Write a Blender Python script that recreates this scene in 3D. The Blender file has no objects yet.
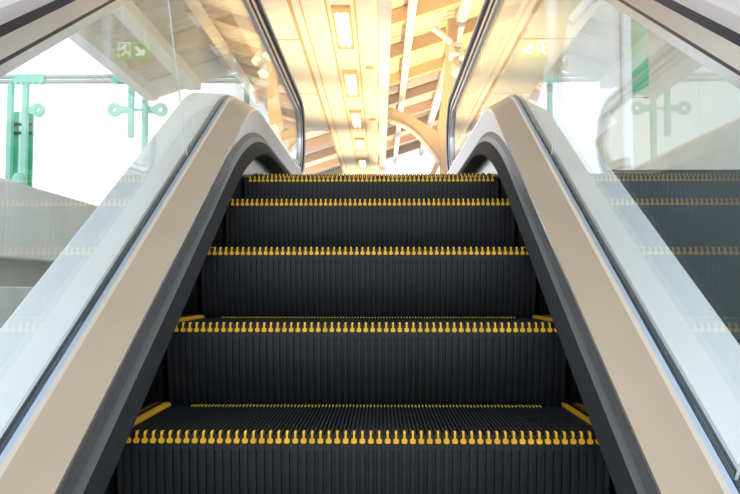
import bpy, bmesh, math, random
from math import sin, cos, tan, pi, radians, sqrt
random.seed(7)
S = bpy.context.scene
C = S.collection

# ------------------------------------------------------------------ materials
def mat(name, col, rough=.5, metal=0., spec=.5, noise=0., nscale=8., stretch=(1, 1, 1), bump=0., emit=None, estr=0.):
    m = bpy.data.materials.new(name); m.use_nodes = True
    nt = m.node_tree; b = nt.nodes['Principled BSDF']
    b.inputs['Base Color'].default_value = (*col, 1)
    b.inputs['Roughness'].default_value = rough
    b.inputs['Metallic'].default_value = metal
    b.inputs['Specular IOR Level'].default_value = spec
    if noise or bump:
        tc = nt.nodes.new('ShaderNodeTexCoord'); mp = nt.nodes.new('ShaderNodeMapping')
        mp.inputs['Scale'].default_value = stretch
        n = nt.nodes.new('ShaderNodeTexNoise'); n.inputs['Scale'].default_value = nscale; n.inputs['Detail'].default_value = 5
        nt.links.new(tc.outputs['Object'], mp.inputs['Vector']); nt.links.new(mp.outputs['Vector'], n.inputs['Vector'])
        if noise:
            r = nt.nodes.new('ShaderNodeValToRGB')
            r.color_ramp.elements[0].position = .3; r.color_ramp.elements[1].position = .7
            r.color_ramp.elements[0].color = (*[c * (1 - noise) for c in col], 1)
            r.color_ramp.elements[1].color = (*[min(1, c * (1 + noise)) for c in col], 1)
            nt.links.new(n.outputs['Fac'], r.inputs['Fac']); nt.links.new(r.outputs['Color'], b.inputs['Base Color'])
        if bump:
            bp = nt.nodes.new('ShaderNodeBump'); bp.inputs['Strength'].default_value = bump; bp.inputs['Distance'].default_value = .01
            nt.links.new(n.outputs['Fac'], bp.inputs['Height']); nt.links.new(bp.outputs['Normal'], b.inputs['Normal'])
    if emit:
        b.inputs['Emission Color'].default_value = (*emit, 1); b.inputs['Emission Strength'].default_value = estr
    return m

def glass_mat(name, tint, boost=1.0):
    m = bpy.data.materials.new(name); m.use_nodes = True
    nt = m.node_tree; nt.nodes.clear()
    out = nt.nodes.new('ShaderNodeOutputMaterial'); mix = nt.nodes.new('ShaderNodeMixShader')
    tr = nt.nodes.new('ShaderNodeBsdfTransparent'); tr.inputs['Color'].default_value = (*tint, 1)
    gl = nt.nodes.new('ShaderNodeBsdfGlossy'); gl.inputs['Roughness'].default_value = 0.0
    gl.inputs['Color'].default_value = (.95, .98, 1, 1)
    ge = nt.nodes.new('ShaderNodeNewGeometry')
    dt = nt.nodes.new('ShaderNodeVectorMath'); dt.operation = 'DOT_PRODUCT'
    nt.links.new(ge.outputs['Normal'], dt.inputs[0]); nt.links.new(ge.outputs['Incoming'], dt.inputs[1])
    def math(op, a, b=0.):
        n = nt.nodes.new('ShaderNodeMath'); n.operation = op
        for i, q in enumerate((a, b)):
            if isinstance(q, (int, float)): n.inputs[i].default_value = q
            else: nt.links.new(q, n.inputs[i])
        return n.outputs[0]
    f = math('POWER', math('SUBTRACT', 1., math('ABSOLUTE', dt.outputs['Value'])), 5.)
    f = math('MULTIPLY', math('ADD', math('MULTIPLY', f, .96), .04), boost)      # Schlick reflectance of a pane face
    nt.links.new(f, mix.inputs[0])
    nt.links.new(tr.outputs[0], mix.inputs[1]); nt.links.new(gl.outputs[0], mix.inputs[2])
    nt.links.new(mix.outputs[0], out.inputs[0])
    return m

M = dict(
    cleat=mat('step_aluminium_black', (.0085, .0098, .013), .45, 0, .4, .25, 30, (1, 1, .2)),
    yellow=mat('demarcation_yellow', (.86, .46, .012), .45, 0, .4, .22, 14),
    stripyellow=mat('strip_yellow', (.55, .30, .015), .4, 0, .5, .3, 12, (1, .4, 1)),
    olive=mat('demarcation_worn', (.42, .36, .01), .5, 0, .4, .2, 20),
    skirt=mat('skirt_steel_dark', (.17, .175, .20), .16, 1.0),
    deflector=mat('deflector_charcoal', (.020, .021, .024), .65, 0, .15, .15, 25),
    strip=mat('trim_aluminium', (.26, .265, .27), .4, .2),
    stripdark=mat('trim_aluminium_dark', (.15, .154, .158), .45, .2),
    edge=mat('trim_bright_edge', (.66, .66, .68), .25, .9),
    beadsteel=mat('bead_blue_steel', (.40, .46, .55), .3, .8),
    bead=mat('bead_cream', (.62, .54, .45), .4, .4),
    fascia=mat('fascia_steel', (.56, .53, .54), .3, .6),
    deck=mat('inner_deck_tan_reflection', (.50, .385, .28), .38, .6, .3, .05, 3),  # tan puts the warm ceiling's reflection into the stainless steel colour
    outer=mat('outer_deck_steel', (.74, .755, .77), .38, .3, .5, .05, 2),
    channel=mat('glass_channel_dark', (.03, .05, .075), .25, .3),
    cladding=mat('outer_cladding_grey', (.45, .46, .47), .5, .3),
    guide=mat('handrail_guide_steel', (.62, .56, .53), .25, .9),
    guidedark=mat('handrail_guide_gap', (.05, .035, .035), .5),
    rubber=mat('handrail_rubber', (.50, .46, .45), .3, 0, .6),  # grey puts the reflected white sky into the black rubber's colour
    undershade=mat('rail_undershade_black', (.014, .012, .03), .5, 0, .3),  # dark violet painted in for the shade under the rail
    seal=mat('joint_seal', (.8, .82, .82), .3),
    steel=mat('tube_steel', (.50, .50, .52), .35, .3),
    glass=glass_mat('clear_glass', (.955, .985, .98), 1.0),
    concrete=mat('concrete_stained', (.92, .92, .89), .85, 0, .3, .1, 1.6, (1, 1, .35), .2),
    concretedark=mat('concrete_lower', (.6, .6, .58), .85, 0, .3, .2, 1.2),
    ground=mat('ground_pale', (.72, .71, .69), .9, 0, .2, .1, .3),
    landing=mat('landing_tile', (.42, .41, .40), .6, 0, .4, .1, 3),
    darkwall=mat('dark_pier', (.055, .068, .07), .6, 0, .4, .2, 2),
    sheet=mat('roof_sheet', (.74, .68, .63), .55, 0, .4, .12, 1.5),
    rafter=mat('rafter_brown', (.66, .52, .40), .5, 0, .4),
    cream=mat('ceiling_cream', (.88, .82, .72), .6, 0, .4, .03, 1),
    creamtrim=mat('ceiling_trim', (.66, .42, .18), .5),
    white=mat('paint_white', (.92, .92, .91), .5, 0, .4, .03, 2),
    column=mat('column_tan', (.74, .58, .45), .45, 0, .5),
    green=mat('steel_green', (.32, .70, .57), .5, 0, .4, .08, 3),
    darkgreen=mat('panel_green', (.05, .50, .26), .4),
    palegreen=mat('panel_pale_green', (.55, .68, .45), .5),
    sign=mat('sign_green', (.42, .62, .18), .4, emit=(.45, .75, .12), estr=.2),
    signwhite=mat('sign_white', (.9, .92, .85), .4, emit=(1, 1, .9), estr=.6),
    tube=mat('lamp_tube', (1, .95, .85), .4, emit=(1, .90, .66), estr=3),
    lampbody=mat('lamp_recess', (.72, .48, .20), .5),
    grille=mat('speaker_grille', (.55, .38, .14), .6),
    wallgrey=mat('wall_panel_grey', (.66, .77, .83), .6, 0, .4, .06, .7),
)

# ------------------------------------------------------------------ mesh helpers
class MB:
    def __init__(s): s.v = []; s.f = []
    def quad_strip(s, rows, closed=False):          # rows: list of equal-length vertex lists
        n = len(rows[0]); o = len(s.v)
        for r in rows: s.v += [tuple(p) for p in r]
        for i in range(len(rows) - 1):
            for j in range(n if closed else n - 1):
                k = (j + 1) % n
                s.f.append((o + i * n + j, o + i * n + k, o + (i + 1) * n + k, o + (i + 1) * n + j))
        return o
    def cap(s, idx): s.f.append(tuple(idx))
    def box(s, x0, x1, y0, y1, z0, z1):
        o = len(s.v)
        s.v += [(x0, y0, z0), (x1, y0, z0), (x1, y1, z0), (x0, y1, z0), (x0, y0, z1), (x1, y0, z1), (x1, y1, z1), (x0, y1, z1)]
        s.f += [tuple(o + i for i in q) for q in ((3, 2, 1, 0), (4, 5, 6, 7), (0, 1, 5, 4), (1, 2, 6, 5), (2, 3, 7, 6), (3, 0, 4, 7))]
        return s
    def bar(s, a, b, w, h, up=(0, 0, 1)):           # rectangular bar from a to b
        from mathutils import Vector as V
        a, b, up = V(a), V(b), V(up); d = (b - a).normalized(); r = d.cross(up).normalized(); u = r.cross(d)
        rows = [[p + r * (sx * w / 2) + u * (sz * h / 2) for sx, sz in ((-1, -1), (1, -1), (1, 1), (-1, 1))] for p in (a, b)]
        o = s.quad_strip(rows, True); s.cap((o + 3, o + 2, o + 1, o)); s.cap((o + 4, o + 5, o + 6, o + 7)); return s
    def tube(s, pts, r, n=12, r2=None):
        from mathutils import Vector as V
        pts = [V(p) for p in pts]; rows = []
        for i, p in enumerate(pts):
            d = (pts[min(i + 1, len(pts) - 1)] - pts[max(i - 1, 0)]).normalized()
            up = V((0, 0, 1)) if abs(d.z) < .95 else V((0, 1, 0))
            a = d.cross(up).normalized(); b = a.cross(d)
            rr = r if r2 is None else r + (r2 - r) * i / (len(pts) - 1)
            rows.append([p + a * rr * cos(2 * pi * k / n) + b * rr * sin(2 * pi * k / n) for k in range(n)])
        o = s.quad_strip(rows, True); m = (len(pts) - 1) * n
        s.cap([o + k for k in reversed(range(n))]); s.cap([o + m + k for k in range(n)]); return s
    def prism(s, poly, axis, a, b):                 # extrude a 2-D outline along x / y / z
        def P(u, v, w): return {'x': (w, u, v), 'y': (u, w, v), 'z': (u, v, w)}[axis]
        n = len(poly); o = len(s.v)
        s.v += [P(u, v, a) for u, v in poly] + [P(u, v, b) for u, v in poly]
        s.f.append(tuple(o + i for i in reversed(range(n)))); s.f.append(tuple(o + n + i for i in range(n)))
        for i in range(n):
            j = (i + 1) % n; s.f.append((o + i, o + j, o + n + j, o + n + i))
        return s
    def build(s, name, m, parent=None, smooth=False, bevel=0., fix=True):
        me = bpy.data.meshes.new(name); me.from_pydata(s.v, [], s.f); me.update()
        bm = bmesh.new(); bm.from_mesh(me)
        if fix: bmesh.ops.recalc_face_normals(bm, faces=bm.faces)
        ng = [f for f in bm.faces if len(f.verts) > 4]
        if ng: bmesh.ops.triangulate(bm, faces=ng)
        bm.to_mesh(me); bm.free()
        if smooth: me.polygons.foreach_set('use_smooth', [True] * len(me.polygons))
        o = bpy.data.objects.new(name, me); C.objects.link(o); me.materials.append(m)
        if parent: o.parent = parent; o.location = -parent.location if parent.get('world_parts') else (0, 0, 0)
        if bevel:
            b = o.modifiers.new('bevel', 'BEVEL'); b.width = bevel; b.segments = 2; b.limit_method = 'ANGLE'
        if smooth:
            e = o.modifiers.new('edges', 'EDGE_SPLIT'); e.split_angle = radians(38)
        return o

def tag(o, label=None, cat=None, group=None, kind=None):
    for k, v in (('label', label), ('category', cat), ('group', group), ('kind', kind)):
        if v: o[k] = v
    return o
def empty(name, loc, label=None, cat=None, group=None, kind=None, world=True):
    o = bpy.data.objects.new(name, None); C.objects.link(o); o.location = loc; o.empty_display_size = .1
    if world: o['world_parts'] = True               # its parts are written in world coordinates
    return tag(o, label, cat, group, kind)

# ------------------------------------------------------------------ escalator steps
T30 = tan(radians(30)); RUN = .40; RISE = RUN * T30; W = 1.11
NC = 59; PITCH = W / NC; LAND = .90
def step_meshes():
    H = .010
    xs = [(-W / 2 + i * PITCH) for i in range(NC)]
    def ribs(n, H):
        pf, q = [], W / n
        for i in range(n):
            x = -W / 2 + i * q; a, b = x + q * .26, x + q * .74
            pf += [(x, -H), (a - .0010, -H), (a, 0), (b, 0), (b + .0010, -H)]
        return pf + [(W / 2, -H)]
    prof = ribs(NC * 2, .008); rprof = ribs(NC, H)
    tread = MB(); tread.quad_strip([[(x, y, z) for x, z in prof] for y in (.004, .396)])
    tread.quad_strip([[(x, .004, z) for x, z in prof], [(x, .004, -.022) for x, z in prof]])
    tread.quad_strip([[(x, .396, z) for x, z in prof], [(x, .396, -.022) for x, z in prof]])
    tread.box(-W / 2, W / 2, .004, .396, -.04, -.022)
    riser = MB(); rows = []
    for k in range(9):
        t = k / 8; z = -.006 - t * .235; y0 = .034 * t * t
        rows.append([(x, y0 + (-h) * .85 - .0, z) for x, h in rprof])
    riser.quad_strip(rows)
    yel = MB()
    for i in range(1, NC - 1):
        cx = xs[i] + PITCH * .5
        o = len(yel.v)
        # rounded pad on the front, neck above it, finger lying over the tread edge
        w = .0063
        pad = [(cx - w * .6, -.024), (cx + w * .6, -.024), (cx + w, -.0215), (cx + w, -.0155), (cx + w * .6, -.013), (cx - w * .6, -.013), (cx - w, -.0155), (cx - w, -.0215)]
        yel.prism(pad, 'y', -.0045, .003)
        yel.prism([(-.0035, -.0135), (.004, -.0135), (.004, .0005), (.014, .0005), (.014, .0022), (.001, .0022), (-.0035, -.003)], 'x', cx - .0023, cx + .0023)
    side = MB()
    side.prism([(-.0, .0), (.016, 0), (.016, .004), (.010, .009), (0, .010)], 'y', .028, .394)
    rear = MB()
    for i in range(8, NC * 2 - 8):
        cx = -W / 2 + PITCH * .5 * (i + .5)
        rear.box(cx - .002, cx + .002, .372, .3955, .0004, .0032)
    return tread, riser, yel, side, rear
tread, riser, yel, side, rear = step_meshes()
labels = ['nearest escalator step, its black ribbed tread seen from above at the bottom',
          'second escalator step from the bottom, only a sliver of tread showing',
          'third escalator step from the bottom, a full ribbed riser under yellow teeth',
          'fourth escalator step from the bottom, its riser about half as tall as the nearest',
          'escalator step just below the top one, short reddish black riser',
          'topmost escalator step, only its yellow toothed edge showing against the light']
noses = [(0, .005), (.4, RISE), (.8, 2 * RISE), (1.2, .668), (1.6, .815), (2.0, .884)]
proto = None
for i, (y, z) in enumerate(noses):
    if i == 0:
        proto = st = empty('escalator_step', (0, y, z), labels[i], 'escalator step', 'steps of the escalator', world=False)
        tread.build('tread', M['cleat'], st, fix=False)
        riser.build('riser', M['cleat'], st, fix=False)
        tag(yel.build('yellow_edge', M['yellow'], st), 'yellow toothed front edge')
        for sg in (-1, 1):
            o = side.build('side_strip', M['stripyellow'], st); o.location = (-W / 2 + .002 if sg < 0 else W / 2 - .017, 0, 0)
            tag(o, 'yellow raised side strip')
        tag(rear.build('rear_edge', M['olive'], st), 'thin row of greenish yellow dots along the back')
    else:
        st = proto.copy(); C.objects.link(st); st.location = (0, y, z); st['label'] = labels[i]
        for ch in list(proto.children):
            c = ch.copy(); C.objects.link(c); c.parent = st; c.matrix_parent_inverse = ch.matrix_parent_inverse.copy()

# ------------------------------------------------------------------ balustrades
YB, YE = -2.7, 5.0
def curve(h, zl, R, ye=YE, yb=YB, n=18):
    """Line on the 30 degree slope, h above the step noses, rounded into the level at zl: list of (y, z)."""
    yc = (zl - h) / T30; t = R * tan(radians(15)); yend = yc + t; zc = zl - R
    pts = [(yb + (yc - t * cos(radians(30)) - yb) * k / 6, 0) for k in range(6)]
    pts = [(y, T30 * y + h) for y, _ in pts]
    for k in range(n + 1):
        a = radians(30) * (1 - k / n); pts.append((yend - R * sin(a), zc + R * cos(a)))
    pts += [(yend + (ye - yend) * k / 4, zl) for k in range(1, 5)]
    return pts
def along(sg, prof, ye=YE):
    cs = [(sg * x, curve(h, zl, R, ye)) for x, h, zl, R in prof]
    return [[(x, *c[i]) for x, c in cs] for i in range(len(cs[0][1]))]
def sheet(sg, prof, name, m, parent, smooth=True, thick=.004, ye=YE):
    b = MB(); b.quad_strip(along(sg, prof, ye))
    return b.build(name, m, parent, smooth, fix=False)

A = {                                               # (x, height on slope, level z, bend radius)
    'sk0': (.560, -.42, .50, 2.7), 'sk1': (.560, .050, .983, 2.7),
    'lip0': (.504, .050, .985, 2.3), 'lip1': (.500, .056, .995, 2.3), 'lip2': (.502, .062, 1.005, 2.3),
    'df': (.530, .083, 1.052, 2.1), 's1': (.533, .105, 1.056, 2.0), 's1b': (.531, .125, 1.060, 2.0), 's2': (.535, .163, 1.068, 1.9),
    'i0': (.5165, .210, 1.136, .9), 'i1': (.515, .215, 1.142, .9), 'i2': (.517, .220, 1.146, .9),
    'd1': (.610, .246, 1.200, .7), 'd2': (.619, .252, 1.207, .7),
    'c1': (.628, .257, 1.212, .7), 'c2': (.629, .250, 1.205, .7), 'c3': (.643, .250, 1.205, .7), 'c4': (.644, .262, 1.214, .7),
    'o1': (.650, .264, 1.216, .7), 'o2': (.79, .272, 1.224, .7), 'o3': (.80, .265, 1.217, .7), 'o4': (.80, -.75, .2, 2.0),
}
GX0, GX1 = .632, .642
R_G = .7
def top_h(d): return 1.0, 1.775                     # glass top edge: height on slope, level z
HR_R = 1.3; NEW_R = .30; NEW_Y = 4.45
def glass_outline(sg, parent):
    bot = curve(.255, 1.205, R_G, 4.6); top = curve(.965, 1.79, HR_R, NEW_Y)
    zt, zb = 1.79, 1.205
    def interp(c, y):
        for (y0, z0), (y1, z1) in zip(c, c[1:]):
            if y0 <= y <= y1: return z0 + (z1 - z0) * (y - y0) / (y1 - y0)
        return c[0][1] + T30 * (y - c[0][0])
    def seg(c, a, b): return [(a, interp(c, a))] + [p for p in c if a + 1e-4 < p[0] < b - 1e-4] + [(b, interp(c, b))]
    g = .004
    joints = [(-2.69, -2.69), (-.43, -.74), (.93, .62), (2.75, 2.75)]
    for k, (jb, jt) in enumerate(joints):
        if k < 3:
            nb, ntp = joints[k + 1]
            poly = seg(bot, jb + g / 2, nb - g / 2) + list(reversed(seg(top, jt + g / 2, ntp - g / 2)))
        else:
            end = []
            r = (zt - 1.24) / 2; cz = (zt + 1.24) / 2
            for q in range(0, 17):
                a = pi / 2 - pi * q / 16; end.append((NEW_Y + .27 * cos(a), cz + r * sin(a)))
            poly = [(jb + g / 2, zb), (NEW_Y - .15, zb), (NEW_Y - .1, 1.24)] + list(reversed(end)) + [(jt + g / 2, zt)]
        b = MB(); b.prism(poly, 'x', sg * GX0, sg * GX1)
        b.build('glass_panel', M['glass'], parent)
        if k:
            zj0, zj1 = interp(bot, jb), interp(top, jt)
            b = MB(); b.prism([(jb - .0018, zj0), (jb + .0018, zj0), (jt + .0018, zj1), (jt - .0018, zj1)], 'x', sg * (GX0 + .003), sg * (GX1 - .003))
            tag(b.build('joint_seal', M['seal'], parent), 'pale seal line between two panes')

def handrail_path(off=0.):
    """Centre path of the rail (y, z, ny, nz), off = distance along its outward normal."""
    c = curve(1.060, 1.850, HR_R, NEW_Y, n=20)
    P = []
    for i, (y, z) in enumerate(c):
        a, b = c[max(i - 1, 0)], c[min(i + 1, len(c) - 1)]
        dy, dz = b[0] - a[0], b[1] - a[1]; l = sqrt(dy * dy + dz * dz); P.append((y, z, -dz / l, dy / l))
    for k in range(1, 21):
        a = pi / 2 - pi * 1.02 * k / 20; P.append((NEW_Y + NEW_R * cos(a), 1.842 - NEW_R + NEW_R * sin(a), cos(a), sin(a)))
    y, z, ny, nz = P[-1]; P.append((y - .35, z - .02, 0, -1))
    return P
def sweep(sg, sec, name, m, parent, x0=.637, smooth=True):
    P = handrail_path(); b = MB()
    rows = [[(sg * (x0 + sx), y + ny * sn, z + nz * sn) for sx, sn in sec] for y, z, ny, nz in P]
    n = len(sec); o = b.quad_strip(rows, True); m_ = (len(rows) - 1) * n
    b.cap([o + k for k in range(n)]); b.cap([o + m_ + k for k in range(n)])
    return b.build(name, m, parent, smooth)

for sg, side_word, other in ((-1, 'left', 'beside the green framed opening and concrete wall'), (1, 'right', 'beside the white board and dark pier')):
    bl = empty('balustrade', (sg * .65, 0, 0), f'{side_word} escalator balustrade, glass over steel with a painted tan reflection, {other}', 'balustrade', 'balustrades of the escalator')
    P = lambda *k: [A[q] for q in k]
    sheet(sg, P('sk0', 'sk1'), 'skirt_panel', M['skirt'], bl)
    tag(sheet(sg, P('sk1', 'lip0', 'lip1', 'lip2', 'df'), 'skirt_deflector', M['deflector'], bl), 'charcoal sloping ledge above the skirt')
    tag(sheet(sg, P('df', 's1', 's1b'), 'trim_strip', M['strip'], bl), 'light grey aluminium strip')
    tag(sheet(sg, P('s1b', 's2'), 'trim_strip', M['stripdark'], bl), 'dark grey aluminium strip')
    tag(sheet(sg, P('s2', 'i0'), 'inner_fascia', M['fascia'], bl), 'pale steel fascia under the deck edge')
    tag(sheet(sg, P('i0', 'i1', 'i2'), 'deck_edge', M['edge'], bl), 'bright rounded deck edge')
    tag(sheet(sg, P('i2', 'd1'), 'inner_deck', M['deck'], bl), 'wide brushed steel deck, tan from a painted ceiling reflection')
    tag(sheet(sg, P('d1', 'd2'), 'deck_bead', M['bead'], bl), 'cream bead along the outer deck edge')
    tag(sheet(sg, P('d2', 'c1'), 'glass_bead', M['beadsteel'], bl), 'bright bead along the foot of the glass')
    tag(sheet(sg, P('c1', 'c2', 'c3', 'c4'), 'glass_channel', M['channel'], bl), 'dark channel holding the glass')
    tag(sheet(sg, P('c4', 'o1'), 'outer_bead', M['edge'], bl), 'bright bead outside the glass')
    tag(sheet(sg, P('o1', 'o2', 'o3'), 'outer_deck', M['outer'], bl), 'pale grey deck outside the glass')
    sheet(sg, P('o3', 'o4'), 'outer_cladding', M['cladding'], bl)
    # closed end of the body at the landing
    ec = MB(); ec.prism([(sg * .537, .5), (sg * .80, .5), (sg * .80, 1.215), (sg * .62, 1.204), (sg * .515, 1.14), (sg * .535, 1.068), (sg * .53, 1.03)], 'y', YE, YE + .01)
    ec.build('end_plate', M['cladding'], bl)
    glass_outline(sg, bl)
    # steel guide profile under the rubber rail
    sweep(sg, [(-.028, -.030), (.028, -.030), (.026, -.068), (-.026, -.068)], 'handrail_guide', M['guide'], bl)
    tag(sweep(sg, [(-.019, -.068), (.019, -.068), (.019, -.079), (-.019, -.079)], 'guide_groove', M['guidedark'], bl), 'dark groove line under the guide')
    tag(sweep(sg, [(-.018, -.079), (.018, -.079), (.016, -.100), (-.016, -.100)], 'guide_clamp', M['edge'], bl), 'bright clamp profile gripping the glass')
    sec = [(-.034, -.010), (-.042, -.008), (-.044, .004), (-.041, .016), (-.030, .023), (0, .026), (.030, .023), (.041, .016), (.044, .004), (.042, -.008), (.034, -.010)]
    hr = sweep(sg, sec, 'handrail', M['rubber'], None)
    tag(hr, f'{side_word} moving handrail, black rubber with its sky sheen painted grey, painted dark shade beneath, above the {side_word} glass', 'handrail', 'moving handrails')
    tag(sweep(sg, [(-.036, -.010), (.036, -.010), (.034, -.0295), (-.034, -.0295)], 'rail_undershade', M['undershade'], hr), 'violet black strip painted as shade under the rail')

# dark truss floor under the steps
b = MB(); b.prism([(-2.7, -2.7 * T30 - .55), (1.56, .28), (2.4, .42), (2.4, .35), (1.56, .18), (-2.7, -2.7 * T30 - .65)], 'x', -.80, .80)
tag(b.build('floor_truss', M['deflector']), kind='structure')

# ------------------------------------------------------------------ landing, ground, walls
b = MB(); b.box(-.82, 6, 2.42, 60, .25, LAND); tag(b.build('floor', M['landing']), kind='structure')
b = MB(); b.box(-14, -.82, 12, 60, .55, LAND); tag(b.build('floor_platform', M['landing']), kind='structure')
b = MB(); b.box(-60, 60, -30, 90, -6.3, -6.2); tag(b.build('ground', M['ground']), kind='structure')
b = MB(); b.box(.86, 5.0, 2.12, 2.40, -6.2, LAND + .02); tag(b.build('wall_pier', M['darkwall']), kind='structure')
b = MB(); b.box(4.8, 5.0, -4, 2.12, -6.2, LAND + .02); tag(b.build('wall_outer', M['darkwall']), kind='structure')
b = MB(); b.box(6.0, 6.2, 2.4, 60, -6.2, 10.7); tag(b.build('wall_right', M['wallgrey']), kind='structure')
# left concrete parapet, panels with open joints
wl = empty('wall_left', (-3.3, 4, .6), kind='structure')
y = 1.0
while y < 12:
    b = MB(); b.box(-3.45, -3.2, y + .008, y + .962, .60, 1.27); b.build('wall_panel', M['concrete'], wl, bevel=.008); y += .97
b = MB(); b.box(-3.6, -3.42, 0, 12, -6.2, .62); b.build('lower_wall', M['concretedark'], wl)
b = MB(); b.box(-3.42, -2.98, 0, 12, -1.2, .34); b.build('ledge', M['concrete'], wl, bevel=.01)

# ------------------------------------------------------------------ canopy roof (rises to the right)
def zr(x): return 6.5 + .33 * (x + 7.2)
roof = empty('ceiling', (0, 20, 8.8), kind='structure')
for xa_, xb_, ye_ in ((-7.3, -4.6, 22.), (-4.6, 7.5, 50.)):   # the left bay ends short of the rest
    y = 4.0; pr = []
    while y < ye_:
        pr += [(y, 0), (y + .16, 0), (y + .20, .05), (y + .36, .05)]; y += .40
    b = MB()
    b.quad_strip([[(x, yy, zr(x) + dz + .22) for yy, dz in pr] for x in (xa_, xb_)])
    b.quad_strip([[(x, yy, zr(x) + .35) for yy in (4, ye_)] for x in (xa_, xb_)])
    b.build('roof_sheet', M['sheet'], roof, fix=False)
y = 4.4
while y < 50:
    xl = -7.3 if y < 22 else -4.6
    b = MB(); b.bar((xl, y, zr(xl)), (7.5, y, zr(7.5)), .34, .42); b.build('rafter', M['rafter'], roof); y += 3.7
for x, w_, dz in ((-7.05, .35, -.2), (-5.75, .42, -.3), (1.0, .24, -.35), (2.75, .3, -.4), (5.2, .3, -.3)):
    b = MB(); b.box(x - w_ / 2, x + w_ / 2, 4, 50 if x > -4.6 else 22, zr(x) + dz - .2, zr(x) + dz + .1); b.build('long_beam', M['white'], roof)
b = MB(); b.bar((-7.4, 22.05, zr(-7.4) - .05), (-4.5, 22.05, zr(-4.5) - .05), .2, .5); b.build('end_beam', M['white'], roof)
# lower cream soffit with lights
sof = empty('ceiling_soffit', (-.7, 20, 5.3), kind='structure')
ZS = 5.33
def strip(x0, x1, y0, y1, z0, z1, name, m): b = MB(); b.box(x0, x1, y0, y1, z0, z1); return b.build(name, m, sof)
strip(-1.53, -.93, 3, 50, ZS, ZS + .3, 'soffit_board', M['cream'])
strip(-.92, -.42, 3, 50, ZS + .012, ZS + .3, 'lamp_board', M['cream'])
strip(-.41, .00, 3, 50, ZS, ZS + .3, 'soffit_board', M['cream'])
strip(.01, .24, 3, 50, ZS - .16, ZS + .3, 'edge_board', M['white'])
strip(-2.7, -1.58, 3, 22.4, ZS + .06, ZS + .3, 'side_board', M['cream'])
for x, w_ in ((-1.56, .05), (-.925, .022), (-.415, .022), (.005, .02), (-1.37, .018)):
    strip(x - w_ / 2, x + w_ / 2, 3, 50, ZS - .02, ZS + .05, 'trim_line', M['creamtrim'])
for y in (5, 9.4, 13.8, 18.2):
    strip(-2.7, -1.59, y - .02, y + .02, ZS + .05, ZS + .1, 'cross_joint', M['creamtrim'])
strip(-2.7, -1.58, 22.4, 22.52, ZS - .05, ZS + .3, 'end_trim', M['white'])

def ceiling_light(y, label):
    t = empty('ceiling_light', (-.67, y + 1.2, ZS), label, 'ceiling light', 'recessed lights along the soffit')
    b = MB(); b.box(-.82, -.52, y, y + .22, ZS - .05, ZS + .02); b.box(-.82, -.52, y + 2.3, y + 2.4, ZS - .03, ZS + .02)
    b.box(-.84, -.81, y, y + 2.4, ZS - .03, ZS + .02); b.box(-.53, -.50, y, y + 2.4, ZS - .03, ZS + .02)
    b.build('frame', M['lampbody'], t)
    for x in (-.74, -.60):
        b = MB(); b.tube([(x, y + .24, ZS - .01), (x, y + 2.26, ZS - .01)], .02, 10); b.build('lamp_tube', M['tube'], t, True)
lt = ['nearest and largest twin tube light recessed in the cream soffit',
      'second twin tube light along the soffit, beside the nearer small round speaker',
      'third twin tube light along the soffit, midway down the row',
      'fourth twin tube light along the soffit, second from the far end',
      'farthest and smallest twin tube light, just above the topmost step']
for k in range(5): ceiling_light(11.75 + 4.05 * k, lt[k])
for y, l in ((15.6, 'nearer small round speaker grille in the soffit, right of the tube lights'), (21.0, 'farther small round speaker grille in the soffit, right of the tube lights')):
    b = MB(); b.tube([(-.19, y, ZS - .025), (-.19, y, ZS + .01)], .11, 20); tag(b.build('ceiling_speaker', M['grille']), l, 'speaker', 'round speakers in the soffit')

# ------------------------------------------------------------------ steel column with a curved arm
def at(px, py, y):
    """Where the photo's pixel (px, py) meets the upright plane at distance y: (x, z) in metres."""
    u, v = (px - 370) / 775.6, (247 - py) / 775.6
    p, a = radians(3.03), radians(.776)
    f, z = cos(p) - sin(p) * v, sin(p) + cos(p) * v
    X, Y = cos(a) * u - sin(a) * f, sin(a) * u + cos(a) * f
    t = (y + 1.758) / Y
    return .0407 + X * t, .3285 + z * t
YC = 24.2
col = empty('roof_column', (2.25, YC, LAND), 'tan steel roof column with a curved bracket arm, beyond the right handrail', 'column')
def outline(pts): return [at(px, py, YC) for px, py in pts]
b = MB(); b.prism(outline([(440, 178), (440, 150), (437, 128), (441, 105), (444, 80), (447, 20), (458, 20), (455, 80), (452, 110), (452, 178)]), 'y', YC - .2, YC + .2); b.build('shaft', M['column'], col, bevel=.02)
top = [(388, 107), (396, 110), (410, 116), (426, 125.5), (438, 133), (446, 134)]
low = [(388, 120), (398, 123), (406, 126.5), (414, 132), (420.5, 138), (427, 145.5), (433, 153), (439, 163)]
b = MB(); b.prism(outline(top + low[::-1]), 'y', YC - .14, YC + .14); b.build('arm', M['column'], col)
b = MB(); lo = outline(low); b.prism(lo + [(x - .03, z - .05) for x, z in lo[::-1]], 'y', YC - .2, YC + .2); tag(b.build('arm_flange', M['white'], col), 'white flange along the underside of the arm')
b = MB(); b.prism(outline([(439, 154), (441, 162), (433, 180), (427, 180)]), 'y', YC - .1, YC + .1); b.build('leg', M['column'], col)
fl = empty('floodlight', (2.5, 23.7, 8.2), 'cream floodlight cluster fixed high on the tan roof column', 'floodlight')
b = MB(); b.box(2.35, 2.75, 23.7, 24.0, 8.35, 8.5); b.build('bracket', M['white'], fl)
for dx, dz in ((0, 0), (.32, -.12), (.10, -.55)):
    b = MB(); b.tube([(2.40 + dx, 23.85, 8.35 + dz), (2.46 + dx, 23.5, 7.95 + dz)], .10, 12, .17); b.build('lamp_head', M['white'], fl, True)
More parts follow.
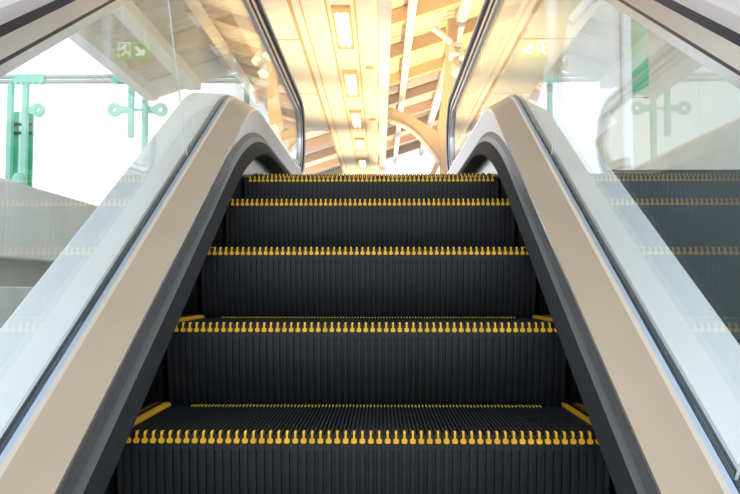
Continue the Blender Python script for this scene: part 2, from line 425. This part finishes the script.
tr = MB(); tr.tube([(1.75, 23.0, 8.75), (2.1, 23.05, 8.5), (2.35, 23.1, 8.3)], .10, 10); tag(tr.build('brace_pipe', M['white'], smooth=True), 'white bent pipe running down to the top of the tan column', 'pipe')

# ------------------------------------------------------------------ green steel screen far left
YP = 24.3; ZP = 7.47
def pxx(px): return at(px, 90, 24.3)[0]
scr = empty('steel_screen', (pxx(80), YP, -6.2), 'green steel screen frame with a pale tube rail, beyond the left glass', 'screen frame')
for dz in (-.085, .085):
    b = MB(); b.tube([(pxx(-40), YP, ZP + dz), (pxx(260), YP, ZP + dz)], .075, 12); b.build('tube_rail', M['steel'], scr, True)
for a, c in ((14, 45), (112, 165), (236, 258)):
    b = MB(); b.box(pxx(a), pxx(c), YP - .12, YP + .12, ZP - .15, ZP + .15)
    for q in range(5):
        x = pxx(a) + (pxx(c) - pxx(a)) * (q + .5) / 5; b.box(x - .06, x + .06, YP - .17, YP - .1, ZP - .22, ZP - .11)
    tag(b.build('clamp_sleeve', M['green'], scr, bevel=.02), 'green clamp with bolts on the tube')
for x, zb in ((pxx(11), -6.2), (pxx(26), -6.2), (pxx(131.5), 5.45), (pxx(145.5), -6.2), (pxx(247), 5.0)):
    b = MB(); b.box(x - .08, x + .08, YP - .1, YP + .1, zb, ZP - .15); tag(b.build('post', M['green'], scr), 'green steel post')
def spider(xp, xe, z):
    """Tapered arm from the post to a round plate with a hole."""
    d = 1 if xe > xp else -1; R, r = .23, .075; L = abs(xe - xp); b = MB()
    outer = []
    for k in range(25):
        a = radians(150 - 300 * k / 24); outer.append((L + R * cos(a), R * sin(a)))
    outer = [(0, .09)] + outer[0:] + [(0, -.09)]
    hole = [(L + r * cos(radians(150 - 300 * k / 24)), r * sin(radians(150 - 300 * k / 24))) for k in range(25)]
    # ring plus arm, so that the hole stays open
    ro = [(L + R * cos(2 * pi * k / 28), R * sin(2 * pi * k / 28)) for k in range(28)]
    ri = [(L + r * cos(2 * pi * k / 28), r * sin(2 * pi * k / 28)) for k in range(28)]
    rows = []
    for y in (YP - .05, YP + .05): rows.append([(xp + d * u, y, z + v) for u, v in ro])
    b.quad_strip(rows, True)
    b.quad_strip([[(xp + d * u, YP - .05, z + v) for u, v in ro], [(xp + d * u, YP - .05, z + v) for u, v in ri]], True)
    b.quad_strip([[(xp + d * u, YP + .05, z + v) for u, v in ro], [(xp + d * u, YP + .05, z + v) for u, v in ri]], True)
    b.quad_strip([[(xp + d * u, YP - .05, z + v) for u, v in ri], [(xp + d * u, YP + .05, z + v) for u, v in ri]], True)
    arm = [(0, -.10), (L - R * .92, -.12), (L - R * .75, -.16), (L - R * .75, .16), (L - R * .92, .12), (0, .10)]
    b.prism([(xp + d * u, z + v) for u, v in arm], 'y', YP - .045, YP + .045)
    tag(b.build('spider_bracket', M['green'], scr), 'green round bracket plate with a hole')
spider(pxx(27), pxx(38.5), 6.4); spider(pxx(131), pxx(115), 6.4); spider(pxx(146), pxx(161), 6.4)
b = MB(); b.box(pxx(130), pxx(147), YP - .03, YP + .03, 6.36, 6.44); b.build('cross_tie', M['green'], scr)
gp = empty('panel_door', (pxx(18), YP + .3, LAND), 'tall green and pale panel behind the leftmost green posts', 'door')
b = MB(); b.box(pxx(8), pxx(30), YP + .25, YP + .35, LAND, 6.4); b.build('board', M['darkgreen'], gp)
b = MB(); b.box(pxx(17), pxx(23), YP + .2, YP + .26, LAND, 6.4); b.build('white_bar', M['white'], gp)
for z in (5.6, 5.9): 
    b = MB(); b.box(pxx(8), pxx(30), YP + .2, YP + .26, z, z + .1); b.build('dark_rail', M['channel'], gp)
kb = MB(); kb.tube([(-3.29, 5.3, 1.27), (-3.29, 5.3, 1.34), (-3.29, 5.3, 1.385)], .085, 16, .035); tag(kb.build('dome_light', M['green'], smooth=True), 'small green dome light on top of the left concrete wall', 'dome light')

# ------------------------------------------------------------------ things beyond the right glass
def ax(px, D): return at(px, 60, D - 1.758)[0]
def az(py, D): return at(580, py, D - 1.758)[1]
D = 10.0; Y0 = D - 1.758
pole = empty('hanging_pole', (ax(553, D), Y0, az(93, D)), 'white round pole hanging from the roof, ending above the right balustrade', 'pole')
b = MB(); b.tube([(ax(553, D), Y0, az(90, D)), (ax(553, D), Y0, 9.6)], .068, 16); b.build('shaft', M['white'], pole, True)
b = MB(); b.tube([(ax(553, D), Y0, az(97, D)), (ax(553, D), Y0, az(86, D))], .085, 16, .07); b.build('end_cap', M['column'], pole, True)
sb = empty('wall_speaker', (ax(546, D), Y0 - .1, az(78, D)), 'small white box fixed near the foot of the hanging pole', 'speaker box')
b = MB(); b.box(ax(542, D), ax(550, D), Y0 - .22, Y0 - .06, az(88, D), az(68, D)); b.build('body', M['white'], sb, bevel=.015)
sg_ = empty('exit_sign', (ax(535, D), Y0 + .9, az(48, D)), 'green hanging exit sign with an arrow and a running figure', 'exit sign')
xa, xb, za, zb = ax(519, D + .9), ax(551, D + .9), az(58, D + .9), az(39, D + .9); ys = Y0 + .9
b = MB(); b.box(xa, xb, ys, ys + .09, za, zb); b.build('sign_box', M['sign'], sg_, bevel=.01)
w_, h_ = xb - xa, zb - za
def SP(pts): return [(xa + u * w_, za + v * h_) for u, v in pts]
b = MB()
b.prism(SP([(.12, .22), (.40, .22), (.40, .34), (.27, .34), (.46, .66), (.36, .74), (.18, .42), (.18, .56), (.10, .56)]), 'y', ys - .006, ys + .002)
tag(b.build('arrow', M['signwhite'], sg_), 'white arrow pointing down to the left')
b = MB()
b.prism(SP([(.56, .15), (.60, .15), (.60, .86), (.92, .86), (.92, .15), (.96, .15), (.96, .93), (.56, .93)]), 'y', ys - .006, ys + .002)
b.prism(SP([(.74 + .045 * cos(k * pi / 5), .75 + .075 * sin(k * pi / 5)) for k in range(10)]), 'y', ys - .006, ys + .002)
b.prism(SP([(.70, .66), (.80, .62), (.84, .50), (.88, .50), (.84, .68), (.76, .72)]), 'y', ys - .006, ys + .002)
b.prism(SP([(.71, .66), (.80, .62), (.78, .42), (.86, .22), (.80, .18), (.72, .40), (.66, .30), (.60, .34), (.68, .48)]), 'y', ys - .006, ys + .002)
tag(b.build('pictogram', M['signwhite'], sg_), 'white running figure in a doorway')
for px in (523, 547):
    b = MB(); b.tube([(ax(px, D + .9), ys + .045, zb), (ax(px, D + .9), ys + .045, 8.9)], .012, 8); b.build('hanger_rod', M['white'], sg_, True)
D2 = 9.0; Y2 = D2 - 1.758
b = MB(); b.prism([(ax(px, D2), az(py, D2)) for px, py in ((604, -4), (572, 20), (568, 34), (568, 80), (577, 97), (592, 124), (608, 112), (621, 101), (621, 10))], 'y', Y2, Y2 + .25)
tag(b.build('hanging_board', M['white'], bevel=.02), 'large plain white many-sided board hanging beyond the right glass', 'board')
b = MB(); b.bar((ax(570, D2), Y2 + .1, az(147, D2)), (ax(612, D2), Y2 + .1, az(114, D2)), .2, .085, (0, 1, 0)); tag(b.build('slanted_beam', M['white']), 'short white slanted beam below the white many-sided board', 'beam')
wp = empty('white_post', (ax(624, D2), Y2 - .1, LAND), 'slim white upright post at the right edge of the white board', 'post')
b = MB(); b.box(ax(620.5, D2), ax(628, D2), Y2 - .14, Y2 - .04, LAND, az(-30, D2)); b.build('shaft', M['white'], wp, bevel=.01)
b = MB(); b.box(ax(618, D2), ax(631, D2), Y2 - .18, Y2, LAND, LAND + .03); b.build('foot_plate', M['white'], wp)
gs = empty('green_sign', (ax(639, D2), Y2, az(60, D2)), 'narrow upright sign with bold green diagonal stripes, right of the white post', 'sign')
b = MB(); b.box(ax(629, D2), ax(648, D2), Y2, Y2 + .06, az(97, D2), az(22, D2)); b.build('board', M['palegreen'], gs)
for q, (p0, p1) in enumerate((((630.5, 74, 80), (648, 57, 67)), ((632, 84, 93), (648, 70, 86)))):
    b = MB(); b.prism([(ax(p0[0], D2), az(p0[1], D2)), (ax(p1[0], D2), az(p1[1], D2)), (ax(p1[0], D2), az(p1[2], D2)), (ax(p0[0], D2), az(p0[2], D2))], 'y', Y2 - .012, Y2 + .01)
    tag(b.build('stripe', M['darkgreen'], gs), 'green diagonal stripe')
aw = empty('awning', (ax(572, 12), 10.2, 2.4), 'small ribbed brown awning below the hanging pole, left of the white board', 'awning')
b = MB(); pr = []
for k in range(22): pr += [(k * .06, 0), (k * .06 + .03, .012)]
x0, x1 = ax(545, 12), ax(596, 12)
b.quad_strip([[(x0 + u * (x1 - x0) / 1.32, 10.2 + yy, z + dz) for u, dz in pr] for yy, z in ((0, az(142, 12)), (1.0, az(105, 12)))])
b.build('ribbed_sheet', M['sheet'], aw, fix=False)
b = MB(); b.box(x0, x1, 10.17, 10.22, az(143, 12) - .05, az(143, 12) + .02); b.build('front_rail', M['rafter'], aw)
pa, pb = (ax(566, D2), az(28, D2)), (ax(594, D2), az(-4, D2))
k = (5.9 - pa[0]) / (pb[0] - pa[0]); pb = (5.9, pa[1] + (pb[1] - pa[1]) * k)   # runs on to the wall
b = MB(); b.tube([(pa[0], Y2 - .2, pa[1]), (pb[0], Y2 - .2, pb[1])], .055, 12); tag(b.build('slanted_pipe', M['white'], smooth=True), 'white slanted pipe above the left corner of the white board', 'pipe')

# ------------------------------------------------------------------ light
w = bpy.data.worlds.new('sky'); S.world = w; w.use_nodes = True
nt = w.node_tree; bg = nt.nodes['Background']
tc = nt.nodes.new('ShaderNodeTexCoord'); sx = nt.nodes.new('ShaderNodeSeparateXYZ'); rp = nt.nodes.new('ShaderNodeValToRGB')
rp.color_ramp.elements[0].position = .0; rp.color_ramp.elements[0].color = (1, 1, 1, 1)
rp.color_ramp.elements[1].position = .8; rp.color_ramp.elements[1].color = (.80, .90, 1, 1)
nt.links.new(tc.outputs['Generated'], sx.inputs[0]); nt.links.new(sx.outputs['Z'], rp.inputs['Fac']); nt.links.new(rp.outputs['Color'], bg.inputs['Color'])
bg.inputs['Strength'].default_value = 1.25
def lamp(kind, name, loc, energy, col, size=.5, rot=None):
    l = bpy.data.lights.new(name, kind); l.energy = energy; l.color = col
    if kind == 'AREA': l.size = size
    elif kind == 'SUN': l.angle = size
    else: l.shadow_soft_size = size
    o = bpy.data.objects.new(name, l); C.objects.link(o); o.location = loc
    if rot: o.rotation_euler = rot
    return o
# added warm fill spots, unseen, aimed up to brighten the soffit and the roof
def fill_light(name, loc, energy, col, cone):
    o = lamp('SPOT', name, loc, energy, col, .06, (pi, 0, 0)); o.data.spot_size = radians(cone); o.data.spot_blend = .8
for y in (9, 14, 19, 25, 32): fill_light('warm_fill_soffit', (-.7, y, 1.0), 900, (1, .74, .38), 75)
for y in (36, 44): fill_light('warm_fill_end', (1.9, y, 1.0), 3600, (1, .68, .42), 58)
for y in (27, 35, 43): fill_light('warm_fill_side', (-3.6, y, 1.0), 2200, (1, .72, .50), 58)
for y in (16, 22, 28): fill_light('warm_fill_roof', (1.9, y, 1.0), 4600, (1, .64, .22), 58)

# ------------------------------------------------------------------ camera
cam = bpy.data.cameras.new('camera'); co = bpy.data.objects.new('camera', cam); C.objects.link(co)
cam.sensor_width = 36; cam.lens = 775.6 / 740 * 36; cam.clip_start = .02; cam.clip_end = 400
co.location = (.0407, -1.758, .3285); co.rotation_euler = (radians(90 + 3.03), 0, radians(.776))
S.camera = co
S.view_settings.view_transform = 'Standard'; S.view_settings.look = 'None'; S.view_settings.gamma = 1
S.view_settings.exposure = 0.5; S.view_settings.use_curve_mapping = False
